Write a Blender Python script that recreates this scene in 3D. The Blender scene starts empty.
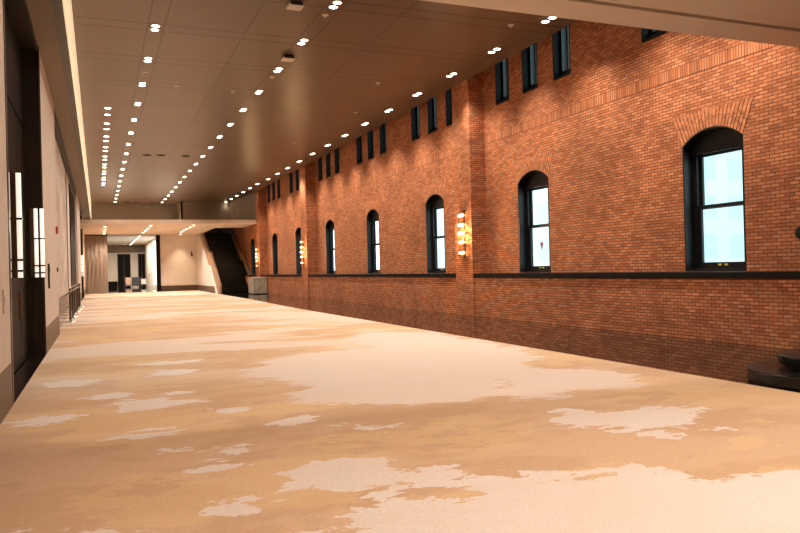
import bpy, bmesh, math, random
from mathutils import Vector, Matrix
random.seed(7)
C = bpy.context.scene.collection
PI = math.pi

# ------------------------------------------------------------------ helpers
def lin(r, g, b):
    f = lambda v: (v/255)/12.92 if v/255 <= 0.04045 else ((v/255+0.055)/1.055)**2.4
    return (f(r), f(g), f(b), 1)

class MB:
    """collects shapes into one mesh"""
    def __init__(s): s.bm = bmesh.new()
    def box(s, x0, x1, y0, y1, z0, z1, bev=0):
        vs = [s.bm.verts.new((x, y, z)) for x in (x0, x1) for y in (y0, y1) for z in (z0, z1)]
        q = [(0,1,3,2),(4,6,7,5),(0,4,5,1),(2,3,7,6),(0,2,6,4),(1,5,7,3)]
        fs = [s.bm.faces.new([vs[i] for i in f]) for f in q]
        if bev:
            es = list({e for f in fs for e in f.edges})
            bmesh.ops.bevel(s.bm, geom=es, offset=bev, segments=2, affect='EDGES', profile=0.5)
        return s
    def prism(s, pts, axis, a, b):
        """polygon pts (2D) extruded along axis ('x','y','z') from a to b"""
        def P(p, t):
            return {'x': (t, p[0], p[1]), 'y': (p[0], t, p[1]), 'z': (p[0], p[1], t)}[axis]
        A = [s.bm.verts.new(P(p, a)) for p in pts]; B = [s.bm.verts.new(P(p, b)) for p in pts]
        n = len(pts)
        s.bm.faces.new(A); s.bm.faces.new(B[::-1])
        for i in range(n):
            s.bm.faces.new((A[i], B[i], B[(i+1) % n], A[(i+1) % n]))
        return s
    def lathe(s, prof, cx=0, cy=0, cz=0, n=20, axis='z'):
        """prof list of (r, h) bottom to top, closed with caps when r > 0 at the ends"""
        rings = []
        for r, h in prof:
            ring = []
            for i in range(n):
                a = 2*PI*i/n
                if axis == 'z': p = (cx+r*math.cos(a), cy+r*math.sin(a), cz+h)
                elif axis == 'x': p = (cx+h, cy+r*math.cos(a), cz+r*math.sin(a))
                else: p = (cx+r*math.cos(a), cy+h, cz+r*math.sin(a))
                ring.append(s.bm.verts.new(p))
            rings.append(ring)
        for A, B in zip(rings, rings[1:]):
            for i in range(n):
                s.bm.faces.new((A[i], A[(i+1) % n], B[(i+1) % n], B[i]))
        s.bm.faces.new(rings[0][::-1]); s.bm.faces.new(rings[-1])
        return s
    def tube(s, a, b, r, n=10):
        a, b = Vector(a), Vector(b); d = (b-a)
        q = d.to_track_quat('Z', 'Y'); L = d.length
        rings = [[s.bm.verts.new(a + q @ Vector((r*math.cos(2*PI*i/n), r*math.sin(2*PI*i/n), t))) for i in range(n)] for t in (0, L)]
        for i in range(n):
            s.bm.faces.new((rings[0][i], rings[0][(i+1) % n], rings[1][(i+1) % n], rings[1][i]))
        s.bm.faces.new(rings[0][::-1]); s.bm.faces.new(rings[1])
        return s
    def build(s, name, mat, parent=None, smooth=False):
        bmesh.ops.recalc_face_normals(s.bm, faces=s.bm.faces)
        me = bpy.data.meshes.new(name); s.bm.to_mesh(me); s.bm.free()
        if smooth:
            for p in me.polygons: p.use_smooth = len(p.vertices) == 4
            me.set_sharp_from_angle(angle=math.radians(35))
        me.materials.append(mat)
        o = bpy.data.objects.new(name, me); C.objects.link(o)
        if parent: o.parent = parent
        return o

def tag(o, label=None, cat=None, group=None, kind=None):
    if label: o['label'] = label
    if cat: o['category'] = cat
    if group: o['group'] = group
    if kind: o['kind'] = kind
    return o
def empty(name, loc=(0,0,0), rz=0):
    o = bpy.data.objects.new(name, None); C.objects.link(o)
    o.location = loc; o.rotation_euler = (0, 0, rz); o.empty_display_size = 0.1
    return o
def copy_tree(o, parent=None, name=None):
    c = o.copy(); C.objects.link(c)
    if name: c.name = name
    c.parent = parent
    for ch in o.children: copy_tree(ch, c)
    return c
ORD = ['nearest','second','third','fourth','fifth','sixth','seventh','eighth','ninth','tenth','eleventh','twelfth','thirteenth',
       'fourteenth','fifteenth','sixteenth','seventeenth','eighteenth','nineteenth','twentieth','twenty-first','twenty-second','twenty-third','twenty-fourth','twenty-fifth']

# ------------------------------------------------------------------ materials
class NT:
    def __init__(s, name):
        s.m = bpy.data.materials.new(name); s.m.use_nodes = True
        s.t = s.m.node_tree; s.n = s.t.nodes; s.b = s.n['Principled BSDF']
    def node(s, t, **k):
        n = s.n.new(t)
        for a, v in k.items(): setattr(n, a, v)
        return n
    def link(s, a, b): s.t.links.new(a, b)
    def sock(s, v, inp):
        if isinstance(v, bpy.types.NodeSocket): s.link(v, inp)
        elif v is not None: inp.default_value = v
    def math(s, op, a, b=None, c=None, clamp=False):
        n = s.node('ShaderNodeMath', operation=op, use_clamp=clamp)
        for i, v in enumerate((a, b, c)): s.sock(v, n.inputs[i])
        return n.outputs[0]
    def vmath(s, op, a, b=None, out=0):
        n = s.node('ShaderNodeVectorMath', operation=op)
        s.sock(a, n.inputs[0]); s.sock(b, n.inputs[1])
        return n.outputs[out]
    def mix(s, fac, a, b, blend='MIX'):
        n = s.node('ShaderNodeMix', data_type='RGBA', blend_type=blend)
        s.sock(fac, n.inputs[0]); s.sock(a, n.inputs[6]); s.sock(b, n.inputs[7])
        return n.outputs[2]
    def noise(s, vec, scale, detail=4, rough=0.5, out='Fac'):
        n = s.node('ShaderNodeTexNoise'); n.inputs['Scale'].default_value = scale
        n.inputs['Detail'].default_value = detail; n.inputs['Roughness'].default_value = rough
        s.link(vec, n.inputs['Vector']); return n.outputs[out]
    def ramp(s, fac, lo, hi, a=0.0, b=1.0):
        n = s.node('ShaderNodeMapRange'); n.clamp = True
        s.sock(fac, n.inputs[0]); n.inputs[1].default_value = lo; n.inputs[2].default_value = hi
        n.inputs[3].default_value = a; n.inputs[4].default_value = b
        return n.outputs[0]
    def coord(s): return s.node('ShaderNodeTexCoord').outputs['Object']
    def geo(s): return s.node('ShaderNodeNewGeometry').outputs['Position']
    def xyz(s, v):
        n = s.node('ShaderNodeSeparateXYZ'); s.link(v, n.inputs[0]); return n.outputs
    def comb(s, x, y, z):
        n = s.node('ShaderNodeCombineXYZ')
        for i, v in enumerate((x, y, z)): s.sock(v, n.inputs[i])
        return n.outputs[0]
    def bump(s, h, strength, dist=0.01):
        n = s.node('ShaderNodeBump'); n.inputs['Strength'].default_value = strength; n.inputs['Distance'].default_value = dist
        s.link(h, n.inputs['Height']); s.link(n.outputs[0], s.b.inputs['Normal'])

def plain(name, col, rough=0.5, metal=0.0, spec=0.5, vary=0.08, scale=6):
    t = NT(name); v = t.coord()
    f = t.ramp(t.noise(v, scale, 3), 0.3, 0.7, 1-vary, 1+vary)
    c = t.node('ShaderNodeRGB'); c.outputs[0].default_value = col
    t.link(t.vmath('MULTIPLY', c.outputs[0], t.comb(f, f, f)), t.b.inputs['Base Color'])
    t.b.inputs['Roughness'].default_value = rough; t.b.inputs['Metallic'].default_value = metal
    t.b.inputs['Specular IOR Level'].default_value = spec
    return t.m
def glow(name, col, strength):
    t = NT(name); t.b.inputs['Base Color'].default_value = (.8,.8,.8,1)
    t.b.inputs['Emission Color'].default_value = col; t.b.inputs['Emission Strength'].default_value = strength
    return t.m

def brick_mat(name, vertical=False, plain_bricks=False):
    t = NT(name); v = t.geo(); x, y, z = t.xyz(v)
    u = t.math('ADD', x, y)
    bt = t.node('ShaderNodeTexBrick')
    bt.offset = 0.0 if vertical else 0.5
    bt.inputs['Scale'].default_value = 1
    if vertical:
        w = t.comb(u, t.math('SUBTRACT', z, 5.52), 0); bt.inputs['Brick Width'].default_value = 0.068; bt.inputs['Row Height'].default_value = 0.26
    else:
        w = t.comb(u, z, 0); bt.inputs['Brick Width'].default_value = 0.205; bt.inputs['Row Height'].default_value = 0.068
    bt.inputs['Mortar Size'].default_value = 0.009; bt.inputs['Mortar Smooth'].default_value = 0.25; bt.inputs['Bias'].default_value = -0.05
    t.link(w, bt.inputs['Vector'])
    bt.inputs['Color1'].default_value = (0.72, 0.295, 0.13, 1); bt.inputs['Color2'].default_value = (0.40, 0.128, 0.047, 1)
    bt.inputs['Mortar'].default_value = (0.11, 0.045, 0.024, 1)
    # broad weathering and small flecks on the bricks themselves
    big = t.ramp(t.noise(v, 0.55, 5, 0.6), 0.35, 0.7, 0.80, 1.18)
    grit = t.ramp(t.noise(v, 45, 4, 0.7), 0.3, 0.75, 0.82, 1.2)
    hue = t.ramp(t.noise(w, 3.1, 2), 0.35, 0.65)
    c = t.mix(t.math('MULTIPLY', hue, 0.35), bt.outputs['Color'], (0.46, 0.135, 0.05, 1))
    k = t.math('MULTIPLY', big, grit)
    t.link(t.vmath('MULTIPLY', c, t.comb(k, k, k)), t.b.inputs['Base Color'])
    t.b.inputs['Roughness'].default_value = 0.75; t.b.inputs['Specular IOR Level'].default_value = 0.3
    h = t.math('ADD', t.math('MULTIPLY', t.math('SUBTRACT', 1.0, bt.outputs['Fac']), 1.0), t.math('MULTIPLY', t.noise(v, 60, 3), 0.25))
    t.bump(h, 0.8, 0.008)
    return t.m

def ceiling_mat():
    t = NT('ceiling_panels'); v = t.geo(); x, y, z = t.xyz(v)
    # panel joints: pairs flanking the light rows, across and along the hall
    fr = t.math('FRACT', t.math('ADD', t.math('DIVIDE', t.math('SUBTRACT', y, 15.83), 2.84), 100.5))
    d = t.math('MULTIPLY', t.math('ABSOLUTE', t.math('SUBTRACT', fr, 0.5)), 2.84)
    ly = t.math('ABSOLUTE', t.math('SUBTRACT', d, 0.26))
    lx = None
    for xi in (1.24, 1.62, 3.54, 4.9, 5.28, 6.78, 10.12, 10.5):
        k = t.math('ABSOLUTE', t.math('SUBTRACT', x, xi))
        lx = k if lx is None else t.math('MINIMUM', lx, k)
    line = t.math('MAXIMUM', t.ramp(lx, 0.008, 0.018, 1, 0), t.ramp(ly, 0.018, 0.035, 1, 0))
    # each sheet has a slightly different tone
    cell = t.comb(t.math('FLOOR', t.math('DIVIDE', x, 1.75)), t.math('FLOOR', t.math('DIVIDE', t.math('ADD', y, 0.9), 2.84)), 0)
    wn = t.node('ShaderNodeTexWhiteNoise'); wn.noise_dimensions = '3D'; t.link(cell, wn.inputs['Vector'])
    tone = t.ramp(wn.outputs['Value'], 0, 1, 0.93, 1.07)
    gr = t.ramp(t.noise(t.vmath('MULTIPLY', v, (0.6, 9, 1)), 2.0, 3), 0.3, 0.7, 0.97, 1.03)
    k = t.math('MULTIPLY', tone, gr)
    base = t.vmath('MULTIPLY', (0.155, 0.098, 0.06), t.comb(k, k, k))
    t.link(t.mix(t.math('MULTIPLY', line, 0.85), base, (0.035, 0.022, 0.014, 1)), t.b.inputs['Base Color'])
    t.b.inputs['Roughness'].default_value = 0.32; t.b.inputs['Specular IOR Level'].default_value = 0.2
    t.bump(t.math('SUBTRACT', 1.0, line), 0.3, 0.004)
    return t.m

def carpet_mat():
    t = NT('cloud_carpet'); v = t.geo(); x, y, z = t.xyz(v)
    p = t.comb(x, y, 0)
    w1 = t.noise(t.vmath('MULTIPLY', p, (1.0, 1.5, 1)), 1.15, 6, 0.6, 'Color')
    w3 = t.noise(t.vmath('MULTIPLY', p, (1.0, 1.6, 1)), 5.5, 4, 0.65, 'Color')
    warp = t.vmath('ADD', t.vmath('MULTIPLY', t.vmath('SUBTRACT', w1, (0.5, 0.5, 0.5)), (2.0, 1.1, 0)), t.vmath('MULTIPLY', t.vmath('SUBTRACT', w3, (0.5, 0.5, 0.5)), (0.7, 0.35, 0)))
    q = t.vmath('ADD', p, warp)
    w2 = t.noise(t.vmath('MULTIPLY', p, (1.0, 1.5, 1)), 2.6, 5, 0.6, 'Color')
    qs = t.vmath('ADD', p, t.vmath('ADD', t.vmath('MULTIPLY', t.vmath('SUBTRACT', w2, (0.5, 0.5, 0.5)), (1.0, 0.85, 0)), t.vmath('MULTIPLY', t.vmath('SUBTRACT', w3, (0.5, 0.5, 0.5)), (0.5, 0.45, 0))))
    def blobs(L, Q):
        f = None
        for cx, cy, rx, ry in L:
            d = t.vmath('LENGTH', t.vmath('MULTIPLY', t.vmath('SUBTRACT', Q, (cx, cy, 0)), (1/rx, 1/ry, 0)), out=1)
            f = d if f is None else t.math('MINIMUM', f, d)
        return f
    cream = blobs([(2.9,3.75,0.9,1.15),(4.5,2.95,1.3,1.1),(1.75,3.7,0.7,0.9),(2.2,4.55,0.6,0.5),(1.45,4.3,0.4,0.4),(3.5,4.4,0.5,0.45),(5.0,6.05,0.75,0.5),(4.6,6.5,0.4,0.3),(0.5,9.5,0.5,0.4)], q)
    pool = blobs([(4.5,11.4,2.3,2.6),(6.3,13.8,1.2,3.6),(6.0,8.6,0.9,1.1),(3.7,9.0,1.4,1.2),(4.9,7.9,0.6,0.5)], q)
    small = blobs([(1.7,5.5,0.42,0.42),(2.2,5.15,0.35,0.16),(0.85,5.05,0.22,0.17),(0.35,7.75,0.42,0.17),(0.67,6.9,0.17,0.1),(1.05,6.7,0.16,0.14),
                   (0.85,6.2,0.22,0.12),(1.9,7.6,0.26,0.2),(2.15,7.2,0.1,0.05),(-0.6,9.1,0.33,0.25),(0.95,10.2,0.2,0.2),(-0.4,12.0,0.4,0.35),
                   (1.1,12.4,0.4,0.35),(-0.55,4.9,0.3,0.15),(1.4,8.6,0.25,0.16),(-0.25,4.8,0.4,0.3),(0.1,10.4,0.3,0.2),(2.55,6.9,0.25,0.1),(4.7,5.35,0.2,0.1),(5.4,5.2,0.14,0.07),(1.2,13.8,0.6,0.25)], qs)
    hole = blobs([(2.2,4.72,0.3,0.13),(3.33,4.55,0.24,0.15),(6.75,9.9,0.55,0.45),(2.75,4.95,0.15,0.07)], qs)
    yellow = blobs([(3.1,6.3,0.75,0.8),(0.2,5.8,0.6,0.35),(1.05,5.7,0.5,0.3),(2.2,6.4,0.6,0.25),(4.9,8.3,0.5,0.5),(6.6,7.2,0.5,0.9)], q)
    step = lambda f, e: t.ramp(f, 1-e, 1+e, 1, 0)
    mc = t.math('MAXIMUM', t.math('MAXIMUM', step(cream, 0.02), step(small, 0.05)), t.math('MULTIPLY', step(pool, 0.06), 0.78))
    mc = t.math('MULTIPLY', mc, t.math('SUBTRACT', 1.0, step(hole, 0.05)))
    # farther down the hall: drifting bands of the same two tones
    far = t.noise(t.vmath('ADD', t.vmath('MULTIPLY', p, (0.16, 0.34, 1)), (3.3, 7.1, 0)), 1.0, 7, 0.58)
    fm = t.math('MULTIPLY', t.math('MULTIPLY', t.ramp(far, 0.48, 0.53), t.ramp(y, 10.5, 14)), 0.6)
    mc = t.math('MAXIMUM', mc, fm)
    far2 = t.noise(t.vmath('ADD', t.vmath('MULTIPLY', p, (0.3, 0.5, 1)), (9.3, 1.1, 0)), 1.0, 6, 0.6)
    my = t.math('MAXIMUM', t.math('MULTIPLY', step(yellow, 0.25), t.ramp(w2, 0.45, 0.48)), t.ramp(far2, 0.56, 0.575))
    tone = t.noise(t.vmath('MULTIPLY', p, (0.5, 0.9, 1)), 1.1, 5, 0.6)
    tan = t.mix(t.ramp(tone, 0.47, 0.52), (0.50, 0.325, 0.195, 1), (0.54, 0.36, 0.225, 1))
    tan = t.mix(t.math('MULTIPLY', my, 0.38), tan, (0.65, 0.44, 0.225, 1))
    crm = t.mix(t.ramp(tone, 0.40, 0.60), (0.645, 0.545, 0.475, 1), (0.63, 0.52, 0.43, 1))
    col = t.mix(mc, tan, crm)
    pile = t.noise(v, 55, 4, 0.75); k = t.ramp(pile, 0.3, 0.7, 0.88, 1.12)
    t.link(t.vmath('MULTIPLY', col, t.comb(k, k, k)), t.b.inputs['Base Color'])
    t.b.inputs['Roughness'].default_value = 0.95; t.b.inputs['Specular IOR Level'].default_value = 0.1
    t.bump(pile, 0.35, 0.006)
    return t.m

def stone_mat(name, c1, c2, rough, scale=2.0, spec=0.5):
    t = NT(name); v = t.geo()
    n = t.noise(v, scale, 7, 0.6); n2 = t.noise(v, scale*9, 4, 0.6)
    f = t.math('ADD', t.math('MULTIPLY', t.ramp(n, 0.35, 0.65), 0.7), t.math('MULTIPLY', t.ramp(n2, 0.3, 0.7), 0.3))
    t.link(t.mix(f, c1, c2), t.b.inputs['Base Color'])
    t.b.inputs['Roughness'].default_value = rough; t.b.inputs['Specular IOR Level'].default_value = spec
    return t.m
def marble_mat():
    t = NT('veined_panel'); v = t.geo()
    w = t.vmath('ADD', t.vmath('MULTIPLY', v, (1, 0.35, 0.9)), t.vmath('MULTIPLY', t.noise(v, 0.9, 6, 0.6, 'Color'), (1.6, 1.6, 1.6)))
    n = t.ramp(t.math('ABSOLUTE', t.math('SUBTRACT', t.noise(w, 1.2, 5), 0.5)), 0.0, 0.12)
    t.link(t.mix(n, (0.42, 0.33, 0.26, 1), (0.62, 0.53, 0.44, 1)), t.b.inputs['Base Color'])
    t.b.inputs['Roughness'].default_value = 0.45
    return t.m
def wood_mat(name, c1, c2, rough=0.45, spec=0.4):
    t = NT(name); v = t.geo()
    n = t.noise(t.vmath('MULTIPLY', v, (14, 14, 0.9)), 1.0, 5, 0.6)
    t.link(t.mix(t.ramp(n, 0.3, 0.7), c1, c2), t.b.inputs['Base Color'])
    t.b.inputs['Roughness'].default_value = rough; t.b.inputs['Specular IOR Level'].default_value = spec
    return t.m
def glass_mat():
    t = NT('window_glass'); t.n.remove(t.b)
    out = [n for n in t.n if n.type == 'OUTPUT_MATERIAL'][0]
    tr = t.node('ShaderNodeBsdfTransparent'); tr.inputs[0].default_value = (0.93, 0.985, 0.985, 1)
    gl = t.node('ShaderNodeBsdfGlossy'); gl.inputs['Roughness'].default_value = 0.02
    fr = t.node('ShaderNodeFresnel')
    bf = t.node('ShaderNodeNewGeometry').outputs['Backfacing']
    t.link(t.ramp(bf, 0, 1, 1.45, 1/1.45), fr.inputs[0])      # both faces of the thin pane reflect alike
    mx = t.node('ShaderNodeMixShader')
    t.link(fr.outputs[0], mx.inputs[0]); t.link(tr.outputs[0], mx.inputs[1]); t.link(gl.outputs[0], mx.inputs[2])
    t.link(mx.outputs[0], out.inputs[0])
    return t.m
def facade_mat(name, wall, win, du, dz):
    t = NT(name); v = t.geo(); x, y, z = t.xyz(v)
    u = t.math('ADD', x, y)
    a = t.math('FRACT', t.math('DIVIDE', t.math('ADD', u, 500), du)); b = t.math('FRACT', t.math('DIVIDE', t.math('ADD', z, 500), dz))
    m = t.math('MULTIPLY', t.ramp(a, 0.42, 0.44), t.ramp(b, 0.38, 0.40))
    t.link(t.mix(m, wall, win), t.b.inputs['Base Color']); t.b.inputs['Roughness'].default_value = 0.5
    return t.m

M = dict(
    brick=brick_mat('red_brick'), soldier=brick_mat('soldier_brick', vertical=True),
    voussoir=plain('arch_brick', (0.58, 0.22, 0.095, 1), 0.75, vary=0.35, scale=9, spec=0.3), mortar=plain('mortar', (0.06, 0.026, 0.015, 1), 0.9),
    ceiling=ceiling_mat(), carpet=carpet_mat(),
    stone=stone_mat('polished_dark_stone', (0.010, 0.007, 0.005, 1), (0.022, 0.015, 0.011, 1), 0.03, 1.2, 0.65),
    matte=plain('matte_black', (0.006, 0.006, 0.006, 1), 0.6, spec=0.2), black=plain('black_paint', (0.007, 0.007, 0.008, 1), 0.42, spec=0.32, vary=0.1),
    ledge=plain('bronze_ledge', (0.012, 0.008, 0.006, 1), 0.7, spec=0.15, vary=0.12),
    beige=plain('beige_fabric', (0.60, 0.495, 0.41, 1), 0.85, vary=0.05, scale=3),
    soffit=plain('soffit_paint', (0.21, 0.145, 0.092, 1), 0.6, vary=0.03),
    slab=plain('slab_paint', (0.74, 0.60, 0.47, 1), 0.7, vary=0.02),
    white=plain('pale_plaster', (0.70, 0.62, 0.54, 1), 0.8, vary=0.03, scale=2),
    foyer=plain('foyer_plaster', (0.72, 0.62, 0.52, 1), 0.8, vary=0.03, scale=2),
    grille=plain('grille_metal', (0.10, 0.085, 0.07, 1), 0.5, vary=0.1),
    base=wood_mat('dark_base', (0.075, 0.042, 0.022, 1), (0.125, 0.07, 0.036, 1), 0.4),
    gloss=plain('glossy_plinth', (0.06, 0.032, 0.018, 1), 0.12, vary=0.1),
    door=wood_mat('dark_door', (0.007, 0.005, 0.0035, 1), (0.015, 0.009, 0.0065, 1), 0.5, 0.06),
    reveal=wood_mat('dark_reveal', (0.014, 0.008, 0.005, 1), (0.030, 0.017, 0.011, 1), 0.4, 0.2),
    bronze=plain('bronze', (0.16, 0.095, 0.055, 1), 0.35, 0.8),
    chrome=plain('chrome', (0.75, 0.72, 0.68, 1), 0.15, 1.0, vary=0.03),
    steel=plain('dark_steel', (0.16, 0.13, 0.11, 1), 0.3, 0.9),
    marble=marble_mat(), wood=wood_mat('stair_oak', (0.30, 0.165, 0.085, 1), (0.44, 0.26, 0.14, 1), 0.4),
    tread=plain('black_tread', (0.005, 0.0045, 0.004, 1), 0.3, spec=0.08), nosing=plain('tread_nosing', (0.03, 0.027, 0.024, 1), 0.3, spec=0.3),
    travertine=stone_mat('travertine', (0.30, 0.25, 0.19, 1), (0.52, 0.45, 0.35, 1), 0.5, 3.5),
    platform=plain('black_lacquer', (0.009, 0.008, 0.007, 1), 0.25, spec=0.25, vary=0.1),
    glass=glass_mat(), curtain=plain('curtain_cloth', (0.60, 0.49, 0.385, 1), 0.85, vary=0.05),
    trim=plain('light_trim', (0.55, 0.45, 0.36, 1), 0.4), red=plain('red_plastic', (0.45, 0.02, 0.02, 1), 0.4), yellow=plain('yellow_label', (0.75, 0.6, 0.08, 1), 0.5),
    offwhite=plain('offwhite_plastic', (0.62, 0.53, 0.44, 1), 0.5), dark=plain('dark_hole', (0.012, 0.009, 0.007, 1), 0.7),
    lens=glow('lamp_lens', (1.0, 0.86, 0.68, 1), 14), tube=glow('sconce_tube', (1.0, 0.90, 0.76, 1), 0.75),
    jewel=glow('sconce_glass', (1.0, 0.66, 0.32, 1), 2.2), cove=glow('fascia_glow', (1.0, 0.74, 0.42, 1), 0.62),  # cove: emission stands in for warm light falling on the left fascia
    strip=glow('strip_glow', (1.0, 0.88, 0.72, 1), 4), cold=glow('bright_pane', (0.80, 0.97, 1.0, 1), 1.3),
    greychair=plain('grey_upholstery', (0.04, 0.04, 0.042, 1), 0.8), pinkchair=plain('beige_upholstery', (0.5, 0.36, 0.27, 1), 0.8),
    cloth=plain('white_cloth', (0.75, 0.72, 0.68, 1), 0.8),
    facade=facade_mat('facade_pale', (0.72, 0.76, 0.76, 1), (0.60, 0.68, 0.70, 1), 3.4, 3.6), facade2=facade_mat('facade_blue', (0.60, 0.80, 0.86, 1), (0.57, 0.785, 0.855, 1), 2.2, 3.2),
    pave=plain('pavement', (0.5, 0.5, 0.5, 1), 0.9),
)

# ------------------------------------------------------------------ dimensions (metres; hall runs along +Y, camera at the origin)
CZ = 7.57            # ceiling
XB = 11.65           # upper brick face
XP = 11.15           # lower brick face
XL = -1.02           # left wall face
YE = 71.0            # end of the carpet
LOW = 5.22           # underside of the far slab
PITCH = 6.69; Y0 = 11.48
WINY = [Y0 + PITCH*k for k in range(7)] + [59.7]
PIL = [(20.92, 22.10), (40.95, 42.25), (54.35, 55.55)]

# ------------------------------------------------------------------ floor and carpet
o = MB().box(-3.5, 13, -5, 118, -0.12, 0).build('floor', M['stone'])
tag(o, 'polished dark stone floor strip between carpet and brick wall, mirroring the bricks', 'floor', kind='structure')
edge = [(7.58,-5),(7.58,5),(7.62,10),(7.70,30),(8.15,43.5),(8.3,57),(8.6,YE-0.15)]
o = MB().prism([(XL+0.003,-5)]+edge+[(XL+0.003,YE-0.15)], 'z', 0.0, 0.014).build('carpet', M['carpet'])
tag(o, 'wide tan carpet with cream and yellow cloud patches covering the hall floor', 'carpet')

tag(MB().box(-1.13, XL+0.002, 22.46, 44.99, 0, 0.014).build('floor.001', M['carpet']), 'carpet continuing into the recess behind the stanchions', 'floor', kind='structure')

# ------------------------------------------------------------------ brick wall
W2, ZB, ZS, ZC = 0.80, 1.38, 4.03, 4.32     # half width, bottom, springing, crown
R_ARCH = (W2*W2 + (ZC-ZS)**2) / (2*(ZC-ZS)); ZA = ZC - R_ARCH
def arch(y): return ZA + math.sqrt(R_ARCH*R_ARCH - y*y)
UW, UZ0, UZ1 = 0.40, 6.62, 8.25             # small upper windows
UPY = [c+d for c in WINY for d in (-1.57, 0, 1.57) if c+d > 12.5]
UPY = [y for y in UPY if not any(a-0.45 < y < b+0.45 for a, b in PIL) and y < 61]
YW0, YW1, ZT = -5, 76, 8.7
mb = MB()
NA = 12
ys = sorted(set([YW0, YW1] + [round(c+W2*(2*i/NA-1), 4) for c in WINY for i in range(NA+1)] + [round(y+s*UW, 4) for y in UPY for s in (-1, 1)]))
for a, b in zip(ys, ys[1:]):
    mid = (a+b)/2
    c = [w for w in WINY if abs(mid-w) < W2]; u = [w for w in UPY if abs(mid-w) < UW]
    zs = [(0, None)]
    lo = [0.0]
    segs = []
    if c:
        c = c[0]
        segs.append((0, 0, ZB, ZB)); bot = (arch(max(-W2, min(W2, a-c))), arch(max(-W2, min(W2, b-c))))
    else: bot = (0, 0)
    if u: segs += [(bot[0], bot[1], UZ0, UZ0), (UZ1, UZ1, ZT, ZT)]
    else: segs.append((bot[0], bot[1], ZT, ZT))
    for z0a, z0b, z1a, z1b in segs:
        mb.prism([(a, z0a), (b, z0b), (b, z1b), (a, z1a)], 'x', XB, XB+0.42)
wall_right = mb.build('wall_right', M['brick'])
tag(wall_right, 'tall red brick wall with arched windows along the right side', 'wall', kind='structure')
brk = [(-5, PIL[0][0]), (PIL[0][1], PIL[1][0]), (PIL[1][1], PIL[2][0]), (PIL[2][1], 60.5)]
for a, b in brk:
    MB().box(XP, XB, a, b, 0, 1.24).build('plinth', M['brick'], wall_right)
    tag(MB().box(XP-0.035, XB, a, b, 1.24, 1.365, 0.008).build('ledge', M['ledge'], wall_right), 'dark bronze ledge')
for a, b in PIL:
    MB().box(XP-0.06, XB, a, b, 0, ZT).build('pilaster', M['brick'], wall_right)
for a, b in [(-5, PIL[0][0]), (PIL[0][1], PIL[1][0]), (PIL[1][1], PIL[2][0]), (PIL[2][1], YW1)]:
    MB().box(XB-0.003, XB+0.002, a, b, 5.52, 5.78).build('soldier_course', M['soldier'], wall_right)

# one fan of wedge bricks over a window, copied over all eight
mb = MB(); NV = 21
for i in range(NV):
    s0, s1 = 2*i/NV-1, 2*(i+1)/NV-1
    g = 0.02
    y0, y1 = s0*W2+g/2, s1*W2-g/2; t0, t1 = s0*1.08+g/2, s1*1.08-g/2
    for f0, f1 in ((0.0, 0.52), (0.54, 1.0)) if i % 2 else ((0.0, 0.40), (0.42, 1.0)):
        q = []
        for (yb, yt), f in (((y0, t0), f0), ((y1, t1), f0), ((y1, t1), f1), ((y0, t0), f1)):
            zb = arch(max(-W2, min(W2, yb))); q.append((yb+(yt-yb)*f, zb+(4.70-zb)*f-1.38))
        mb.prism(q, 'x', -0.009, 0.0)
arch0 = mb.build('brick_arch', M['voussoir'])
mb = MB(); pts = [(W2*(2*i/NA-1), arch(W2*(2*i/NA-1))-1.38) for i in range(NA+1)] + [(1.085, 3.325), (-1.085, 3.325)]
mort0 = mb.prism(pts, 'x', -0.004, 0.0).build('mortar_bed', M['mortar'], arch0)
arches = [arch0] + [copy_tree(arch0) for _ in range(7)]
for a, y in zip(arches, WINY):
    a.parent = wall_right; a.location = (XB, y, 1.38)

# ------------------------------------------------------------------ tall arched windows
def profile(inset, z0):
    n = 14; w = W2-inset
    pts = [(-w, z0)]
    for i in range(n+1):
        y = -w+2*w*i/n; pts.append((y, arch(y)-1.38-inset))
    pts.append((w, z0)); return pts
def ring(mb, outer, inner, x0, x1):
    n = len(outer)
    vs = [[mb.bm.verts.new((x, p[0], p[1])) for p in pr] for x in (x0, x1) for pr in (outer, inner)]
    oa, ia, ob, ib = vs
    for i in range(n):
        j = (i+1) % n
        mb.bm.faces.new((oa[i], oa[j], ia[j], ia[i])); mb.bm.faces.new((ob[i], ib[i], ib[j], ob[j]))
        mb.bm.faces.new((oa[i], ob[i], ob[j], oa[j])); mb.bm.faces.new((ia[i], ia[j], ib[j], ib[i]))
def sash(mb, x0, x1, y, z0, z1, st, rt, rb):
    mb.box(x0, x1, -y-st, -y, z0, z1); mb.box(x0, x1, y, y+st, z0, z1)
    mb.box(x0, x1, -y, y, z0, z0+rb); mb.box(x0, x1, -y, y, z1-rt, z1)
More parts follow.
